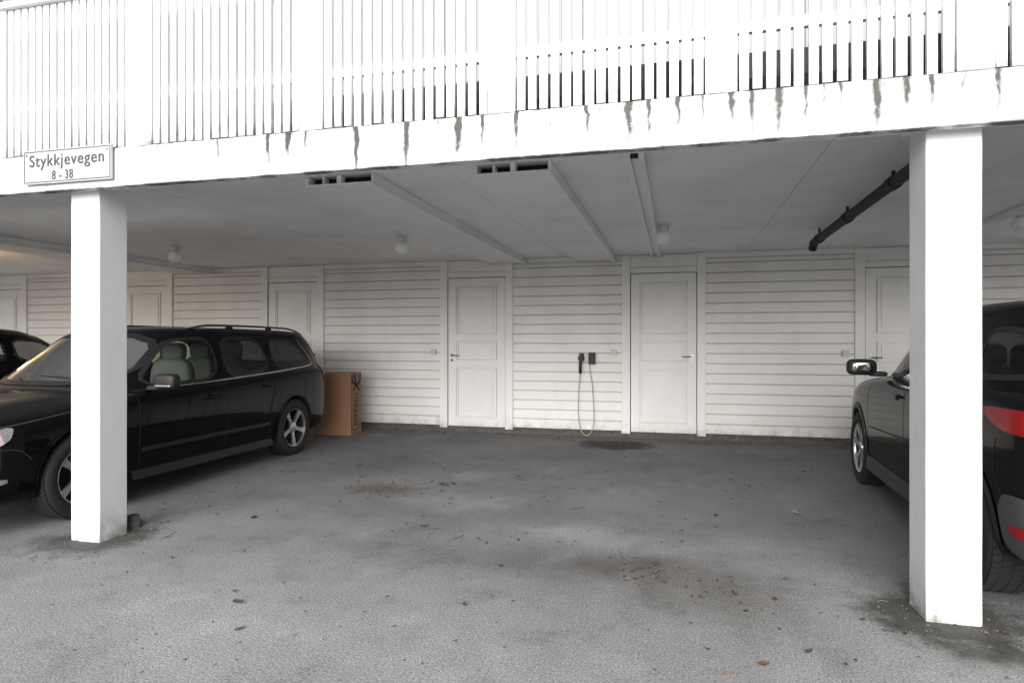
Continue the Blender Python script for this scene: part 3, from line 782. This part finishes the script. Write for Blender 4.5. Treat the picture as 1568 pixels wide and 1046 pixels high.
# ---------------------------------------------------------------- leaves, twigs
lf=MB()
def leaf(x,y,sz,m=None,z=.004):
    a=random.uniform(0,6.28); curl=random.uniform(.1,.5)*sz; wid=random.uniform(.45,.8)
    pts=[]
    for t in (0,.25,.55,.8,1):
        w=math.sin(math.pi*min(1,t*.85+.08))*wid*random.uniform(.5,1.2)*sz
        for sgn in (-1,0,1):
            px=(t-.5)*sz; py=sgn*w*.5*random.uniform(.7,1.2)
            pz=z+curl*(abs(sgn)*.45+ (t-.5)**2*1.2)*random.uniform(.5,1.2)
            pts.append((x+px*math.cos(a)-py*math.sin(a),y+px*math.sin(a)+py*math.cos(a),pz))
    f=[]
    for i in range(4):
        for j in range(2): f.append((i*3+j,i*3+j+1,i*3+j+4,i*3+j+3))
    lf.add(pts,f,m or random.choice(lk[:4]))
def clear(x,y): return not(-6.1<x<-4.15 and y>2.7) and not(x>1.45 and y>3.0)
cnt=0
while cnt<560:
    x=random.uniform(-5.5,4.5); y=random.uniform(1.2,8.7)
    if random.random()<.35: y=random.uniform(4,8.7)
    if clear(x,y): leaf(x,y,random.uniform(.010,.034)*(.6+.08*y)); cnt+=1
for (cx_,cy_,rx,ry,n) in ((-2.45,5.2,.18,.2,120),(-.15,3.75,.14,.10,45),(.28,3.45,.10,.18,30),(-.7,8.2,.2,.15,45),(-1.2,6.3,.5,.4,34),(-2.2,6.6,.5,.5,40),(1.0,8.5,.6,.15,45),(-3,8.55,.8,.12,45),(-.5,8.6,1,.1,45),(-3.6,3.5,.25,.25,18),(1.2,3.35,.25,.2,18),(.6,6.0,.5,.4,20),(-1.1,3.9,.3,.2,12)):
    for i in range(n): leaf(random.gauss(cx_,rx),random.gauss(cy_,ry),random.uniform(.010,.034))
for (x,y,sz,mi) in ((-3.0,4.1,.06,2),(-1.0,3.0,.045,1),(.05,4.3,.06,3),(.55,2.9,.045,0),(-2.1,2.75,.06,4),(-2.05,5.5,.09,4),(-2.0,5.45,.08,4),(-1.95,5.53,.07,4),(.9,5.2,.07,3),(.35,2.75,.05,1),(-1.9,2.5,.05,1),(-1.7,4.2,.06,0),(-2.9,5.6,.07,1),(-3.2,6.1,.07,0),(.3,5.0,.06,2)): leaf(x,y,sz,lk[mi])
for _ in range(34):
    x=random.uniform(-3.8,2); y=random.uniform(2.6,8); a=random.uniform(0,6.28); l=random.uniform(.05,.18)
    if not clear(x,y): continue
    vv,ff=tube([(x,y,.004),(x+l*.5*math.cos(a),y+l*.5*math.sin(a),.009),(x+l*math.cos(a+.3),y+l*math.sin(a+.3),.005)],.0018,5); lf.add(vv,ff,lk[3] if random.random()<.6 else lk[2])
lf.obj('fallen_leaves')
gr=MB()
for i in range(1600):
    rr=random.random()
    if rr<.5: x=random.uniform(-4,1.6); y=8.78-abs(random.gauss(0,.10))
    elif rr<.57: x=random.gauss(1.25,.25); y=random.gauss(3.4,.2)
    elif rr<.64: x=random.gauss(-3.7,.25); y=random.gauss(3.4,.2)
    else: x=random.uniform(-4,3); y=random.uniform(1.2,8)
    s=random.uniform(.002,.007)
    v=[(x+random.uniform(-1,1)*s+dx*s,y+dy*s,dz*s*.8+.001) for dx,dy,dz in ((-1,-1,0),(1,-1,0),(1,1,0),(-1,1,0),(0,0,1.4))]
    gr.add(v,[(0,1,4),(1,2,4),(2,3,4),(3,0,4)],'concrete')
gr.obj('loose_gravel')

# ---------------------------------------------------------------- camera / light
cam=bpy.data.cameras.new('camera'); co=bpy.data.objects.new('camera',cam); scene.collection.objects.link(co)
co.location=(0,0,1.3); co.rotation_euler=(R(90),0,R(14.2)); cam.sensor_width=36; cam.lens=22.5; cam.clip_end=1000; cam.clip_start=.05
scene.camera=co
w=bpy.data.worlds.new('World'); scene.world=w; w.use_nodes=True; nt=w.node_tree
bg=nt.nodes['Background']; sky=nt.nodes.new('ShaderNodeTexSky'); sky.sky_type='NISHITA'; sky.sun_disc=False
EL=24
sky.sun_elevation=R(EL); sky.sun_rotation=R(180+8); sky.air_density=1.2; sky.dust_density=4; sky.ozone_density=1
hs=nt.nodes.new('ShaderNodeHueSaturation'); hs.inputs['Saturation'].default_value=.12
nt.links.new(sky.outputs[0],hs.inputs['Color']); nt.links.new(hs.outputs[0],bg.inputs[0]); bg.inputs[1].default_value=.15
sl=bpy.data.lights.new('sun','SUN'); sl.energy=4.7; sl.angle=R(50); sl.color=(1,.99,.98)
so=bpy.data.objects.new('sun',sl); scene.collection.objects.link(so); so.rotation_euler=(R(90-EL),0,R(8))
scene.view_settings.view_transform='Standard'; scene.view_settings.look='None'; scene.view_settings.exposure=0
